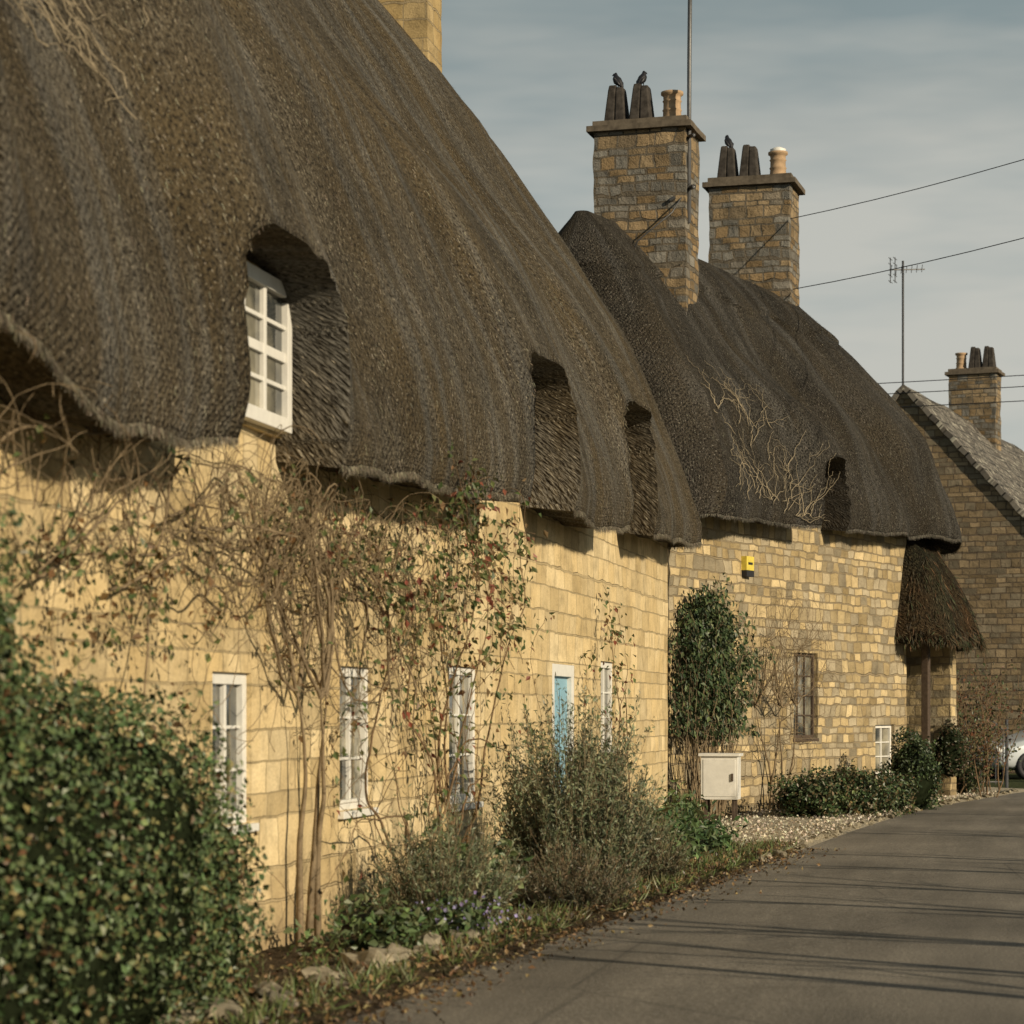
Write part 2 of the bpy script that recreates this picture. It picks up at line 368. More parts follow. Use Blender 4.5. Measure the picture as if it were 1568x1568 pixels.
# ---------------------------------------------------------------- thatch roofs
VT=[0,.03,.115,.29,.384,.52,.74,.94,1]; FT=[0,-.012,.024,.149,.228,.388,.619,.892,1]
xx=np.linspace(-.2,1.2,700); ff=np.interp(xx,VT,FT); ff[xx>1]=1+(xx[xx>1]-1)*1.5; ff[xx<0]=0
kk=np.hanning(45); kk/=kk.sum(); ff=np.convolve(ff,kk,'same')
def Fprof(v): return float(np.interp(v,xx,ff))
PW=5
def make_roof(parent,a0,b0,yr,ov,eave,ridge,hip0,hip1,dormers,ds,mat,nstraw,n1=34,n2=34,ove=.4,seed=0,scol=None,amp=.07,cap=0):
    Nf=int((b0-a0)/ds); Nc=6; Ne=12; Nb=max(8,int((b0-a0)/.5))
    vs=list(np.linspace(0,.36,n1,endpoint=False))+list(np.linspace(.36,1,n2))
    if cap: vs=sorted(vs+[.805,.815])
    rings=[];
    for v in vs:
        hw=max(.03,(yr+ov)*(1-Fprof(v)))
        a=a0-ove+hip0*v; b=b0+ove-hip1*v; r=min(hw*.95,.75,(b-a)*.45)
        P=[]
        for t in np.linspace(0,1,Nf): P.append((a+r+t*(b-a-2*r),yr-hw,0,-1))
        for k in range(1,Nc): g=-math.pi/2+math.pi/2*k/Nc; P.append((b-r+r*math.cos(g),yr-hw+r+r*math.sin(g),math.cos(g),math.sin(g)))
        for t in np.linspace(0,1,Ne): P.append((b,yr-hw+r+t*(2*hw-2*r),1,0))
        for k in range(1,Nc): g=math.pi/2*k/Nc; P.append((b-r+r*math.cos(g),yr+hw-r+r*math.sin(g),math.cos(g),math.sin(g)))
        for t in np.linspace(0,1,Nb): P.append((b-r-t*(b-a-2*r),yr+hw,0,1))
        for k in range(1,Nc): g=math.pi/2+math.pi/2*k/Nc; P.append((a+r+r*math.cos(g),yr+hw-r+r*math.sin(g),math.cos(g),math.sin(g)))
        for t in np.linspace(0,1,Ne): P.append((a,yr+hw-r-t*(2*hw-2*r),-1,0))
        for k in range(1,Nc): g=math.pi+math.pi/2*k/Nc; P.append((a+r+r*math.cos(g),yr-hw+r+r*math.sin(g),math.cos(g),math.sin(g)))
        rings.append(P)
    n=len(rings[0]); per=[0]
    for i in range(1,n):
        p,q=rings[0][i-1],rings[0][i]; per.append(per[-1]+math.hypot(p[0]-q[0],p[1]-q[1]))
    def hf(d,s,z):
        zc=eave(d['c'])-.3
        return (abs(s-d['c'])/d['w'])**PW+(max(0,z-zc)/(d['top']-zc))**PW, zc
    def holef(s,z):
        return min([9]+[hf(d,s,z)[0] for d in dormers if d.get('hole',1)])
    V=np.zeros((len(vs),n,3)); UV=np.zeros((len(vs),n,2))
    for j,v in enumerate(vs):
        for i,(x,y,nx_,ny_) in enumerate(rings[j]):
            e=eave(x); z=e+(ridge(x)-e)*v
            dsp=noise.noise(Vector((x*.45+seed,y*.3,z*.33)))*amp*1.5+noise.noise(Vector((x*1.2+seed,y,z*.45)))*amp*.6+noise.noise(Vector((x*3.5+seed,y,z*1.6)))*amp*.28
            dsp*=min(1,(1-v)*6+.15)
            if cap and v>.81+.02*math.sin(per[i]*2.2): dsp+=cap
            if ny_<-.5:
                for d in dormers:
                    wd=d['w']*1.25
                    g=math.exp(-(abs(x-d['c']-d.get('sh',0))/wd)**4)
                    up=z-d['top']
                    k=1 if up<.2 else math.exp(-((up-.2)/d['L'])**2)
                    k*= .05+.95*min(1,max(0,(z-e)/(d['top']-e)))
                    dsp+=d['amp']*g*k
                    dsp-=d['amp']*.25*math.exp(-((x-d['c']-d['w']*1.75)/.4)**2)*k
            x2=x+nx_*dsp; y2=y+ny_*dsp
            if j<4: z+=noise.noise(Vector((x*1.3,y*2,seed)))*.07*(1-j/4)+noise.noise(Vector((x*5,y*5,seed)))*.02*(1-j/4)
            V[j,i]=(x2,y2,z); UV[j,i]=(per[i],v*(ridge(x)-e)*1.15)
    keep=[]
    for j in range(len(vs)-1):
        for i in range(n):
            i2=(i+1)%n
            if i<Nf-1:
                cx=(V[j,i,0]+V[j,i2,0])/2; cz=(V[j,i,2]+V[j+1,i,2])/2
                if holef(cx,cz)<1: continue
            keep.append((j,i))
    ks=set(keep)
    for j in range(len(vs)):
        for i in range(1,Nf-1):
            adj=[(jj,ii) in ks for jj in (j-1,j) for ii in (i-1,i) if 0<=jj<len(vs)-1]
            if any(adj) and not all(adj):
                s,z=V[j,i,0],V[j,i,2]
                for d in dormers:
                    f,zc=hf(d,s,z)
                    if d.get('hole',1) and .3<f<2.2:
                        k=f**(-1/PW); V[j,i,0]=d['c']+(s-d['c'])*k
                        if z>zc+.35: V[j,i,2]=zc+(z-zc)*k
    bm=bmesh.new(); bv={}
    def gv(j,i):
        if (j,i) not in bv: bv[(j,i)]=bm.verts.new(V[j,i])
        return bv[(j,i)]
    lay=bm.loops.layers.uv.new('UVMap')
    for j,i in keep:
        i2=(i+1)%n; ks4=((j,i),(j,i2),(j+1,i2),(j+1,i))
        f=bm.faces.new([gv(*k) for k in ks4]); f.smooth=True
        for l,k in zip(f.loops,ks4):
            u=UV[k]; uu=u[0] if not(i2==0 and k[1]==0) else per[-1]+.1
            l[lay].uv=(uu,u[1])
    be=[e for e in bm.edges if len(e.link_faces)==1]
    inv={v:k for k,v in bv.items()}
    nv={}
    def inner(v):
        if v not in nv:
            j,i=inv[v]; p=v.co
            if i<Nf: q=Vector((p.x,p.y+.85,p.z+(.10 if j==0 else -.02)))
            else: q=Vector((p.x+(-.7 if p.x>(a0+b0)/2 else .7)*abs(rings[j][i][2]),p.y-.6*rings[j][i][3],p.z+.1))
            nv[v]=bm.verts.new(q)
        return nv[v]
    for e in be:
        a,b=e.verts
        if inv[a][0]==len(vs)-1 and inv[b][0]==len(vs)-1: continue
        f=bm.faces.new((b,a,inner(a),inner(b)))
        for l in f.loops:
            if l.vert in inv: l[lay].uv=UV[inv[l.vert]]
            else:
                o=[v for v in (a,b) if nv.get(v)==l.vert][0]; u=UV[inv[o]]; l[lay].uv=(u[0]+.3,u[1]-.85)
    me=bpy.data.meshes.new('thatch_roof'); bm.to_mesh(me); bm.free(); me.materials.append(mat)
    ro=link(bpy.data.objects.new('thatch_roof',me),parent)
    kf=[k for k in keep if k[1]<Nf+Nc+Ne//2 or k[1]>n-Nc-Ne]
    ar=np.array([np.linalg.norm(V[j+1,i]-V[j,i])*np.linalg.norm(V[j,(i+1)%n]-V[j,i]) for j,i in kf]); ar/=ar.sum()
    ch=rng.choice(len(kf),nstraw,p=ar)
    lowk=[k for k in kf if k[0]==0]; ex=rng.choice(len(lowk),nstraw//3)
    sel=[kf[c] for c in ch]+[lowk[c] for c in ex]
    J=np.array([s[0] for s in sel]); I=np.array([s[1] for s in sel]); I2=(I+1)%n
    N_=len(sel); ta=rng.random((N_,1)); tb=rng.random((N_,1)); tb[nstraw:]*=.3
    p00,p01,p10,p11=V[J,I],V[J,I2],V[J+1,I],V[J+1,I2]
    P=(p00*(1-ta)+p01*ta)*(1-tb)+(p10*(1-ta)+p11*ta)*tb
    dn=p00-p10; dn/=np.linalg.norm(dn,axis=1,keepdims=True)+1e-9
    w=p01-p00; w/=np.linalg.norm(w,axis=1,keepdims=True)+1e-9
    nm=np.cross(w,-dn); dn=dn+rng.normal(0,.22,(N_,3)); 
    L=rng.uniform(.015,.05,(N_,1)); wd=rng.uniform(.002,.0045,(N_,1))
    A=P+nm*.003; B=P+dn*L+nm*rng.uniform(.003,.016,(N_,1))
    v=np.stack([A-w*wd,A+w*wd,B+w*wd*.5,B-w*wd*.5],1).reshape(-1,3)
    ii=np.arange(N_)*4; f=np.stack([ii,ii+1,ii+2,ii+3],1)
    cc=pal(N_,scol or [(.17,.145,.10),(.11,.09,.06),(.05,.042,.03),(.29,.26,.19)],jit=.35)
    meshobj('loose_straw',v,f,M['straw'],parent,cols=np.repeat(cc,4,axis=0))
    return V[:,:Nf]
def roof_creeper(name,V,mw,starts,L,r,mat,bp=.10,nl=2):
    nj,ni=V.shape[:2]; out=[]
    def surf(j,i):
        j=min(max(j,0),nj-1.01); i=min(max(i,0),ni-1.01); a,b=int(j),int(i); u,v=j-a,i-b
        return (V[a,b]*(1-u)*(1-v)+V[a+1,b]*u*(1-v)+V[a,b+1]*(1-u)*v+V[a+1,b+1]*u*v)
    def loc(s,z):
        d=(V[:,:,0]-s)**2+(V[:,:,2]-z)**2; k=np.unravel_index(np.argmin(d),d.shape); return [float(k[0]),float(k[1])]
    def walk(j,i,ang,L,r,lv):
        pts=[];rad=[];t=0; a0_=ang
        while t<L:
            p=surf(j,i); off=.015+.03*rng.random()
            pts.append(p+np.array([0,-off,off*.5])); rad.append(max(.0022,r*(1-.75*t/L)))
            ang+=rng.normal(0,.30)+(a0_-ang)*.1
            a,b=int(min(max(j,0),nj-2)),int(min(max(i,0),ni-2))
            dj=max(.02,np.linalg.norm(V[a+1,b]-V[a,b])); di=max(.02,np.linalg.norm(V[a,b+1]-V[a,b]))
            j+=.07*math.sin(ang)/dj; i+=.07*math.cos(ang)/di; t+=.07
            if j<0 or i<0 or j>nj-1 or i>ni-1: break
            if lv>0 and rng.random()<bp: walk(j,i,ang+rng.choice([-1,1])*rng.uniform(.4,1.2),L*rng.uniform(.3,.6),rad[-1]*.7,lv-1)
        if len(pts)>2: out.append((pts,rad))
    for s,z,ang in starts:
        j,i=loc(s,z); walk(j,i,ang,L*rng.uniform(.6,1.2),r,nl)
    return tubes(name,out,mat,None,mw,sides=4)

# ================================================================ COTTAGE 1
h1=empty('thatched_cottage',F1)
e1=lambda s: float(np.interp(s,[5,9.2,9.85,10.6,11.8,13.7,15.7,18.3,20.5,23.6,26,30.6,31.2],[3.3,3.1,2.93,2.83,2.86,3.0,3.05,3.19,3.32,3.33,3.46,3.62,3.6]))
ops=[(13.05,13.75,.84,1.73),(15.63,16.45,.83,1.81),(18.75,19.8,.75,1.87),(23.0,24.15,0.0,1.97),(25.7,26.6,1.1,2.05)]
zt1=lambda s: float(np.interp(s,[0,17,19,28,30.6],[4.36,4.36,4.6,4.6,4.1]))
wall('walls',h1,4.0,30.6,0,zt1,ops,M['ashlar'],7.4)
for k,o in enumerate(ops):
    if k==3: continue
    window('casement_window',h1,*o,y=.03,nx=2,ny=3,fr=.07)
dormer(h1,13.2,14.18,3.2,4.10,-.12,2,4)
dormer(h1,20.3,21.36,3.75,4.46,-.14,2,3)
dormer(h1,25.3,26.3,3.7,4.6,-.12,2,3)
m=MB()
m.box(23.0,23.12,.0,.12,0,1.97); m.box(24.03,24.15,.0,.12,0,1.97); m.box(23.12,24.03,.0,.12,1.85,1.97)
m.box(23.12,24.03,.05,.10,.05,1.85,1)
for x0,x1_,z0,z1_ in ((23.19,23.54,.2,.85),(23.61,23.96,.2,.85),(23.19,23.54,.98,1.72),(23.61,23.96,.98,1.72)): m.box(x0,x1_,.035,.05,z0,z1_,1)
m.box(23.91,23.95,.0,.035,.9,1.0,2); m.box(22.95,24.2,-.3,-.003,0,.08,3)
m.obj('front_door',[M['white'],M['blue'],M['metal'],M['kerb']],h1,bevel=.006)
r1=lambda s:10.55+.12*math.sin(s*.5)
dorm1=[dict(c=13.18,w=1.07,top=4.17,amp=.34,L=3.4),dict(c=20.5,w=.97,top=4.56,amp=.34,L=1.7),dict(c=25.85,w=.84,top=4.82,amp=.34,L=1.4),dict(c=8.0,w=1.0,top=4.4,amp=.35,L=2.0),
       dict(c=17.2,w=.9,top=6.6,amp=.10,L=1.8,hole=0),dict(c=23.0,w=.8,top=6.9,amp=.10,L=1.7,hole=0)]
V1=make_roof(h1,4.0,30.6,3.75,.42,e1,r1,.4,.5,dorm1,.08,M['thatch1'],52000,seed=3,amp=.095)
stone_box('chimney_stack',28.45,29.2,2.62,3.6,8.3,12.0,M['chimy'],h1,jit=.01)
stone_box('chimney_cap',28.35,29.3,2.52,3.7,12.0,12.14,M['cap'],h1)
roof_creeper('roof_creeper',V1,F1,[(11.0+rng.normal(0,.45),4.5+rng.uniform(0,1.2),rng.uniform(1.0,2.6)) for k in range(34)],.9,.0045,M['pale'],.14,2)

# ================================================================ COTTAGE 2
h2=empty('thatched_cottage',F2)
e2=lambda s: float(np.interp(s,[-1,1,4.8,8.8,10,11],[4.1,4.15,4.25,4.4,4.42,4.2]))
ops2=[(4.16,5.08,1.1,2.39),(7.43,8.25,.49,1.29)]
wall('walls',h2,0,8.8,0,lambda s:5.0,ops2,M['rubble'],5.6,amp=.03,step=.16,seed=5)
window('casement_window',h2,*ops2[0],y=.06,nx=3,ny=4,mat='wood',fr=.05)
window('casement_window',h2,*ops2[1],y=.05,nx=2,ny=3,fr=.055)
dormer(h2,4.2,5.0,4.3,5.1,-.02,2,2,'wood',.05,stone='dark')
stone_box('far_wing_wall',8.85,10.4,.9,5.6,0,5.0,M['rubble'],h2,jit=.02)
r2=lambda s: float(np.interp(s,[0,3,10],[8.95,8.95,8.7]))
dorm2=[dict(c=4.6,w=.62,top=5.3,amp=.40,L=1.1),dict(c=9.0,w=.8,top=5.8,amp=.34,L=1.4,hole=0),dict(c=6.9,w=.5,top=6.4,amp=.2,L=1.5,hole=0)]
sc2=[(.10,.09,.073),(.06,.054,.043),(.03,.027,.02),(.17,.155,.12)]
V2=make_roof(h2,0,10.5,2.7,.45,e2,r2,2.9,.7,dorm2,.08,M['thatch2'],24000,seed=11,scol=sc2,n1=28,n2=30,amp=.17,cap=.09)
st=[]
for k in range(34): st.append((1.2+rng.uniform(-.3,2.2),4.4+rng.uniform(0,1.5),rng.uniform(.3,2.7)))
for k in range(10): st.append((3.2+rng.uniform(-.5,.6),4.35,rng.uniform(.2,1.6)))
roof_creeper('roof_creeper',V2,F2,st,1.0,.0065,M['pale'],.13,2)
def chimney(parent,cx,cy,w,t,z0,z1,rot,mat,pots):
    stone_box('chimney_stack',cx-t/2,cx+t/2,cy-w/2,cy+w/2,z0,z1,mat,parent,rot,.022,.09)
    stone_box('chimney_cap',cx-t/2-.09,cx+t/2+.09,cy-w/2-.1,cy+w/2+.1,z1,z1+.085,M['cap'],parent,rot,.008)
    stone_box('chimney_cap_bed',cx-t/2-.02,cx+t/2+.02,cy-w/2-.02,cy+w/2+.02,z1+.085,z1+.17,M['cap'],parent,rot,.01)
    ca,sa=math.cos(rot),math.sin(rot)
    tops=[]
    for kind,off in pots:
        x=cx-off*sa*1.0; y=cy+off*ca; zb=z1+.17
        m=MB()
        if kind=='hood':
            for sgn in (-1,1):
                b=len(m.v); k=.088*sgn
                pr=[(.21,0),(.20,.15),(.17,.35),(.14,.52),(.10,.60)]
                for r_,zz in pr:
                    yc=k*(1-zz*.62); th=.083*(1-zz*.55)
                    for yy,xx_ in ((-th,-r_),(th,-r_),(th,r_),(-th,r_)):
                        m.v.append((x+xx_*ca-(yc+yy)*sa,y+xx_*sa+(yc+yy)*ca,zb+zz+(0.06 if sgn>0 else 0)*zz))
                for j in range(len(pr)-1):
                    for i in range(4): m.f.append((b+j*4+i,b+j*4+(i+1)%4,b+(j+1)*4+(i+1)%4,b+(j+1)*4+i)); m.m.append(0)
                m.f.append(tuple(b+(len(pr)-1)*4+i for i in range(4))); m.m.append(0)
            m.obj('chimney_hood',[M['darkpot']],parent,bevel=.02); tops.append((x,y,zb+.61))
        else:
            pr=[(.15,0),(.15,.05),(.125,.08),(.12,.18),(.132,.20),(.118,.22),(.116,.32),(.13,.34),(.115,.36),(.12,.42),(.15,.44),(.15,.48),(.09,.48),(.09,.3)]
            pr=[(a_*1.15,b_) for a_,b_ in pr]
            m.lathe(x,y,[(a_,zb+b_) for a_,b_ in pr],18)
            m.obj('chimney_pot',[M['clay'] if kind=='clay' else M['palepot']],parent,smooth=True); tops.append((x,y,zb+.48))
            if kind=='capped':
                m=MB(); m.lathe(x,y,[(.13,zb+.48),(.14,zb+.53),(.05,zb+.57)],16); m.obj('pot_cowl',[M['white']],parent,smooth=True)
    return tops
RC=math.radians(14)
tA=chimney(h2,3.95,2.35,1.42,.95,7.2,10.32,RC,M['chim'],[('hood',.46),('hood',.07),('clay',-.40)])
tB=chimney(h2,9.6,3.12,1.42,.95,7.1,10.62,RC,M['chim'],[('hood',.46),('hood',.07),('capped',-.42)])
pv=[];pf=[];puv=[]
A0,A1=8.95,10.0
def porch_ring(rad,z,nseg=60):
    R=[]
    for i in range(nseg):
        u=i/(nseg-1)
        if u<.28: g=-math.pi/2+u/.28*math.pi/2; R.append((A0+math.sin(g)*rad*.6,.25-math.cos(g)*rad,z))
        elif u<.68: R.append((A0+(A1-A0)*(u-.28)/.4,.25-rad,z))
        else: g=(u-.68)/.32*math.pi/2; R.append((A1+math.sin(g)*rad*.75,.25-math.cos(g)*rad,z))
    return R
prof=[(.10,4.55),(.30,4.35),(.50,4.1),(.68,3.8),(.82,3.45),(.95,3.1),(1.06,2.8),(1.12,2.66),(1.02,2.62),(.55,2.85)]
for j,(rad,z) in enumerate(prof):
    for i,p in enumerate(porch_ring(rad,z)):
        k=noise.noise(Vector((p[0]*3,p[1]*3,z*.6)))*.14
        pv.append((p[0],p[1]-k,p[2]+(noise.noise(Vector((p[0]*5,p[1]*3,0)))*.14 if j>4 else 0))); puv.append((i*.05,j*.3))
for j in range(len(prof)-1):
    for i in range(59): a=j*60+i; pf.append((a,a+60,a+61,a+1))
meshobj('porch_thatch',pv,pf,M['thatch3'],h2,None,True,None,puv)
pa=np.array(pv).reshape(len(prof),60,3); n=5000
J=rng.integers(0,7,n); I=rng.integers(0,59,n); J[2500:]=6; tt=rng.random((n,1)); P=pa[J,I]*(1-tt)+pa[J+1,I+1]*tt
leaves('porch_straw',P,np.tile([0,-1,.3],(n,1)),.16,.014,pal(n,[(.05,.045,.03),(.09,.075,.045),(.05,.065,.03),(.12,.07,.035)]),M['straw'],h2,tdir=np.tile([0,-.25,-1],(n,1)),rnd=.3)
m=MB(); m.box(8.88,9.0,-.35,-.23,0,2.8); m.box(9.0,10.1,-.34,-.24,2.72,2.84)
m.box(8.85,10.1,.80,.88,0,2.9,1); m.obj('porch_frame',[M['wood'],M['dark']],h2,bevel=.01)  # near-black back panel stands for the dark inside the porch
stone_box('porch_pier',10.1,10.38,-.3,.88,0,2.85,M['rubble'],h2,0,.015,.12)
m=MB(); m.box(2.3,2.55,-.09,-.002,3.52,3.72,0); m.box(2.3,2.55,-.092,-.002,3.43,3.518,1); m.box(2.35,2.50,-.094,-.091,3.60,3.635,1)
m.obj('alarm_box',[plain('alarm_yellow',(.62,.5,.08),.5),M['black']],None,F2,bevel=.008)

ax,ay,az=tA[2]
tubes('aerial_mast',[([(ax-.2,ay-.38,8.9),(ax-.18,ay-.38,11.4),(ax-.14,ay-.38,13.2)],.035),
    ([(ax-.2,ay-.38,9.4),(ax-.5,ay-.2,9.2)],.03),([(ax-.3,ay-.52,9.42),(ax-.1,ay-.2,9.42)],.035),([(ax-.3,ay-.52,10.2),(ax-.1,ay-.2,10.2)],.03),
    ([(ax-.2,ay-.4,9.5),(ax-.6,ay-.3,9.0),(ax-.75,ay+.2,8.6),(ax-.7,ay+.5,8.1)],.012)],M['metal'],None,F2,sides=6)
def bird(x,y,z,turn,mw):
    w=mw@Vector((x,y,z)); R=Matrix.Translation(w)@Matrix.Rotation(turn,4,'Z')
    L=[([(-.12,0,-.06),(-.09,0,.0),(-.05,0,.06),(0,0,.11),(.03,0,.155),(.035,0,.19),(.045,0,.212),(.07,0,.214),(.105,0,.205)],
        [.012,.022,.05,.068,.056,.036,.036,.02,.004])]
    for s in (-1,1):
        L.append(([(.02,s*.045,.14),(-.04,s*.055,.07),(-.09,s*.03,.0)],[.018,.03,.008]))
        L.append(([(0,s*.025,.07),(.01,s*.025,.0),(.035,s*.03,.0)],[.012,.005,.004]))
    tubes('jackdaw',L,M['bird'],None,R,sides=10)
bird(tA[0][0],tA[0][1],tA[0][2],2.6,F2); bird(tA[1][0],tA[1][1],tA[1][2],.9,F2); bird(tB[0][0],tB[0][1],tB[0][2],2.3,F2)

# ================================================================ FAR STONE HOUSE
h3=empty('stone_house',F3)
LZ=16; zr=9.5; ze=5.1; hwid=4.0
gv=[(0,-hwid,0),(0,hwid,0),(0,hwid,ze),(0,0,zr),(0,-hwid,ze)]
V=list(gv)+[(LZ,y,z) for _,y,z in gv]
Fc=[(0,4,3,2,1),(5,6,7,8,9),(0,5,9,4),(1,2,7,6)]
meshobj('walls',V,Fc,M['farstone'],h3)
rv=[];rf=[];ruv=[]
def slope(sg):
    n_=40
    for a_ in range(n_+1):
        for b_ in range(25):
            t=b_/24; x=-.12+(LZ+.24)*a_/n_; y=sg*(hwid+.3)*t; z=zr+.12-(zr-ze)*(hwid+.3)/hwid*t
            z+=noise.noise(Vector((x*.5,t*3,sg)))*.07+((b_%2)*.035)
            rv.append((x,y,z)); ruv.append((x,t*6.2))
    base=len(rv)-(n_+1)*25
    for a_ in range(n_):
        for b_ in range(24):
            q=base+a_*25+b_; rf.append((q,q+25,q+26,q+1) if sg>0 else (q,q+1,q+26,q+25))
slope(1);slope(-1)
ro=meshobj('slate_roof',rv,rf,M['slate'],h3,uv=ruv); sm=ro.modifiers.new('s','SOLIDIFY'); sm.thickness=.12; sm.offset=-1
tC=chimney(h3,8.3,-.1,1.3,.8,8.3,10.9,0,M['chim'],[('clay',.38),('hood',-.02),('hood',-.4)])
window('casement_window',h3,3,4,1,2.2,y=-4.1)
A=[([(.3,.1,9.3),(.3,.1,12.75)],.03),([(.3,.45,12.55),(.3,-.45,12.5)],.016)]
for k in range(7):
    y=.40-.13*k; hh=.28 if k<2 else .2
    A.append(([(.3-.05,y,12.53-hh*.5),(.3+.05,y,12.53+hh*.5)],.009)) 
for dy in (.30,.42): 
    for zz in (12.25,12.4,12.68,12.82): A.append(([(.1,dy,zz),(.5,dy,zz)],.009))
A.append(([(.3,.42,12.22),(.3,.42,12.85)],.012)); A.append(([(.3,.30,12.22),(.3,.30,12.85)],.012))
tubes('television_aerial',A,M['metal'],None,F3,sides=5)
def wire(a,b,sag=.25,r=.012):
    a=np.array(a);b=np.array(b); return ([(a*(1-t)+b*t+np.array([0,0,-sag*4*t*(1-t)])).tolist() for t in np.linspace(0,1,14)],r)
wA=F2@Vector((9.3,2.3,10.0)); wB=F2@Vector((9.4,2.3,8.8))
tubes('overhead_wires',[wire(wA,(6.0,30,10.1),.25,.009),wire(wB,(6.0,29,8.8),.25,.009),
   wire((-9,58,9.2),(14,50,9.0),.15,.011),wire((-9,58,8.95),(14,50,8.75),.15,.011),wire((-9,58,8.65),(14,50,8.4),.15,.011)],M['black'],sides=4)

# ================================================================ GROUND
meshobj('ground',[(-300,-100,0),(300,-100,0),(300,500,0),(-300,500,0)],[(0,1,2,3)],M['grass'])
EY=[-5,5,13.1,18,25,31,37.6,45.4,56,64,80]; EX=[-3.6,-3.45,-3.25,-2.95,-2.55,-2.2,-1.7,-.3,2.2,5,14]
edge=lambda y: float(np.interp(y,EY,EX))
V=[];Fc=[]
ys=np.arange(-5,80,.35)
for y in ys:
    x0=edge(y)+noise.noise(Vector((y*1.7,0,0)))*.09+noise.noise(Vector((y*.5,4,0)))*.1; x1=edge(y)+6.6+max(0,y-56)*.1
    for t in np.linspace(0,1,6): V.append((x0+(x1-x0)*t,y,.012+.03*math.sin(math.pi*t)))
for i in range(len(ys)-1):
    for k in range(5): a=i*6+k; Fc.append((a,a+1,a+7,a+6))
meshobj('road',V,Fc,M['asphalt'],smooth=True)
def strip(name,y0,y1,xa,xb,h,mat,dy=.15,nx=14,z0=.006):
    V=[];Fc=[]; ys=np.arange(y0,y1,dy)
    for y in ys:
        a_,b_=xa(y),xb(y)
        for k in range(nx+1):
            t=k/nx; x=a_+(b_-a_)*t
            z=z0+h*math.sin(math.pi*min(1,t*.9+.1))**.6*(.6+.8*abs(noise.noise(Vector((x*2.5,y*2.5,1)))))
            V.append((x,y,z if k<nx else .004))
    for i in range(len(ys)-1):
        for k in range(nx): q=i*(nx+1)+k; Fc.append((q,q+1,q+nx+2,q+nx+1))
    return meshobj(name,V,Fc,mat,smooth=True)
strip('verge',2,26,lambda y:-4.6,lambda y:edge(y)+.12+.1*noise.noise(Vector((y*2,0,3))),.09,M['soil'])
strip('gravel_path',25.5,47,lambda y:edge(y)-2.1,lambda y:edge(y)+.1,.06,M['gravel'],z0=.02)
strip('soil_bed',31,45,lambda y:edge(y)-3.4,lambda y:edge(y)-1.7,.08,M['soil'],z0=.03)
def rocks(name,pts,mat):
    bm=bmesh.new()
    for x,y,z,sx,sy,sz in pts:
        r=bmesh.ops.create_icosphere(bm,subdivisions=3,radius=1)
        o=random.random()*50; a=random.random()*3
        for v in r['verts']:
            p=v.co.copy(); k=max(abs(p.x),abs(p.y),abs(p.z))**-.7
            p=p*k*(1+.4*noise.noise(p*1.4+Vector((o,o,o)))+.12*noise.noise(p*4+Vector((o,0,o))))
            X,Y=p.x*sx,p.y*sy
            v.co=Vector((x+X*math.cos(a*.2)-Y*math.sin(a*.2),y+X*math.sin(a*.2)+Y*math.cos(a*.2),z+p.z*sz))
    me=bpy.data.meshes.new(name); bm.to_mesh(me); bm.free(); me.materials.append(mat)
    return link(bpy.data.objects.new(name,me),None,F0)
pts=[]; y=9.5
while y<16.8:
    pts.append((edge(y)-.38+random.uniform(-.12,.1),y,.03,random.uniform(.08,.14),random.uniform(.14,.30),random.uniform(.07,.13))); y+=random.uniform(.3,.7)
rocks('edging_stones',pts,M['kerb'])
pts=[]; y=24
while y<46:
    pts.append((edge(y)-.06+random.uniform(-.03,.03),y,.01,.07,random.uniform(.16,.26),.06)); y+=random.uniform(.42,.6)
rocks('kerb',pts,M['kerb'])
n=6000; yy=rng.uniform(25.5,44,n); xe=np.interp(yy,EY,EX); X=xe-rng.uniform(0,2.0,n)
P=np.stack([X,yy,np.full(n,.075)],1)
leaves('gravel_stones',P,np.tile([0,0,1],(n,1)),.035,.035,pal(n,[(.52,.47,.37),(.36,.31,.23),(.58,.53,.44)]),M['straw'],None,F0)
n=8000; yy=rng.uniform(8,26,n); xe=np.interp(yy,EY,EX); X=xe-.02+rng.normal(0,.22,n)*(rng.random(n)<.85)+rng.uniform(-.8,.1,n)*(rng.random(n)<.5)
P=np.stack([X,yy,np.where(X<xe,.085,.03)+rng.uniform(0,.02,n)],1)
leaves('fallen_leaves',P,np.tile([0,0,1.2],(n,1)),.04,.025,pal(n,[(.17,.105,.048),(.10,.06,.03),(.22,.165,.08),(.05,.035,.02)]),M['leafd'],None,F0)

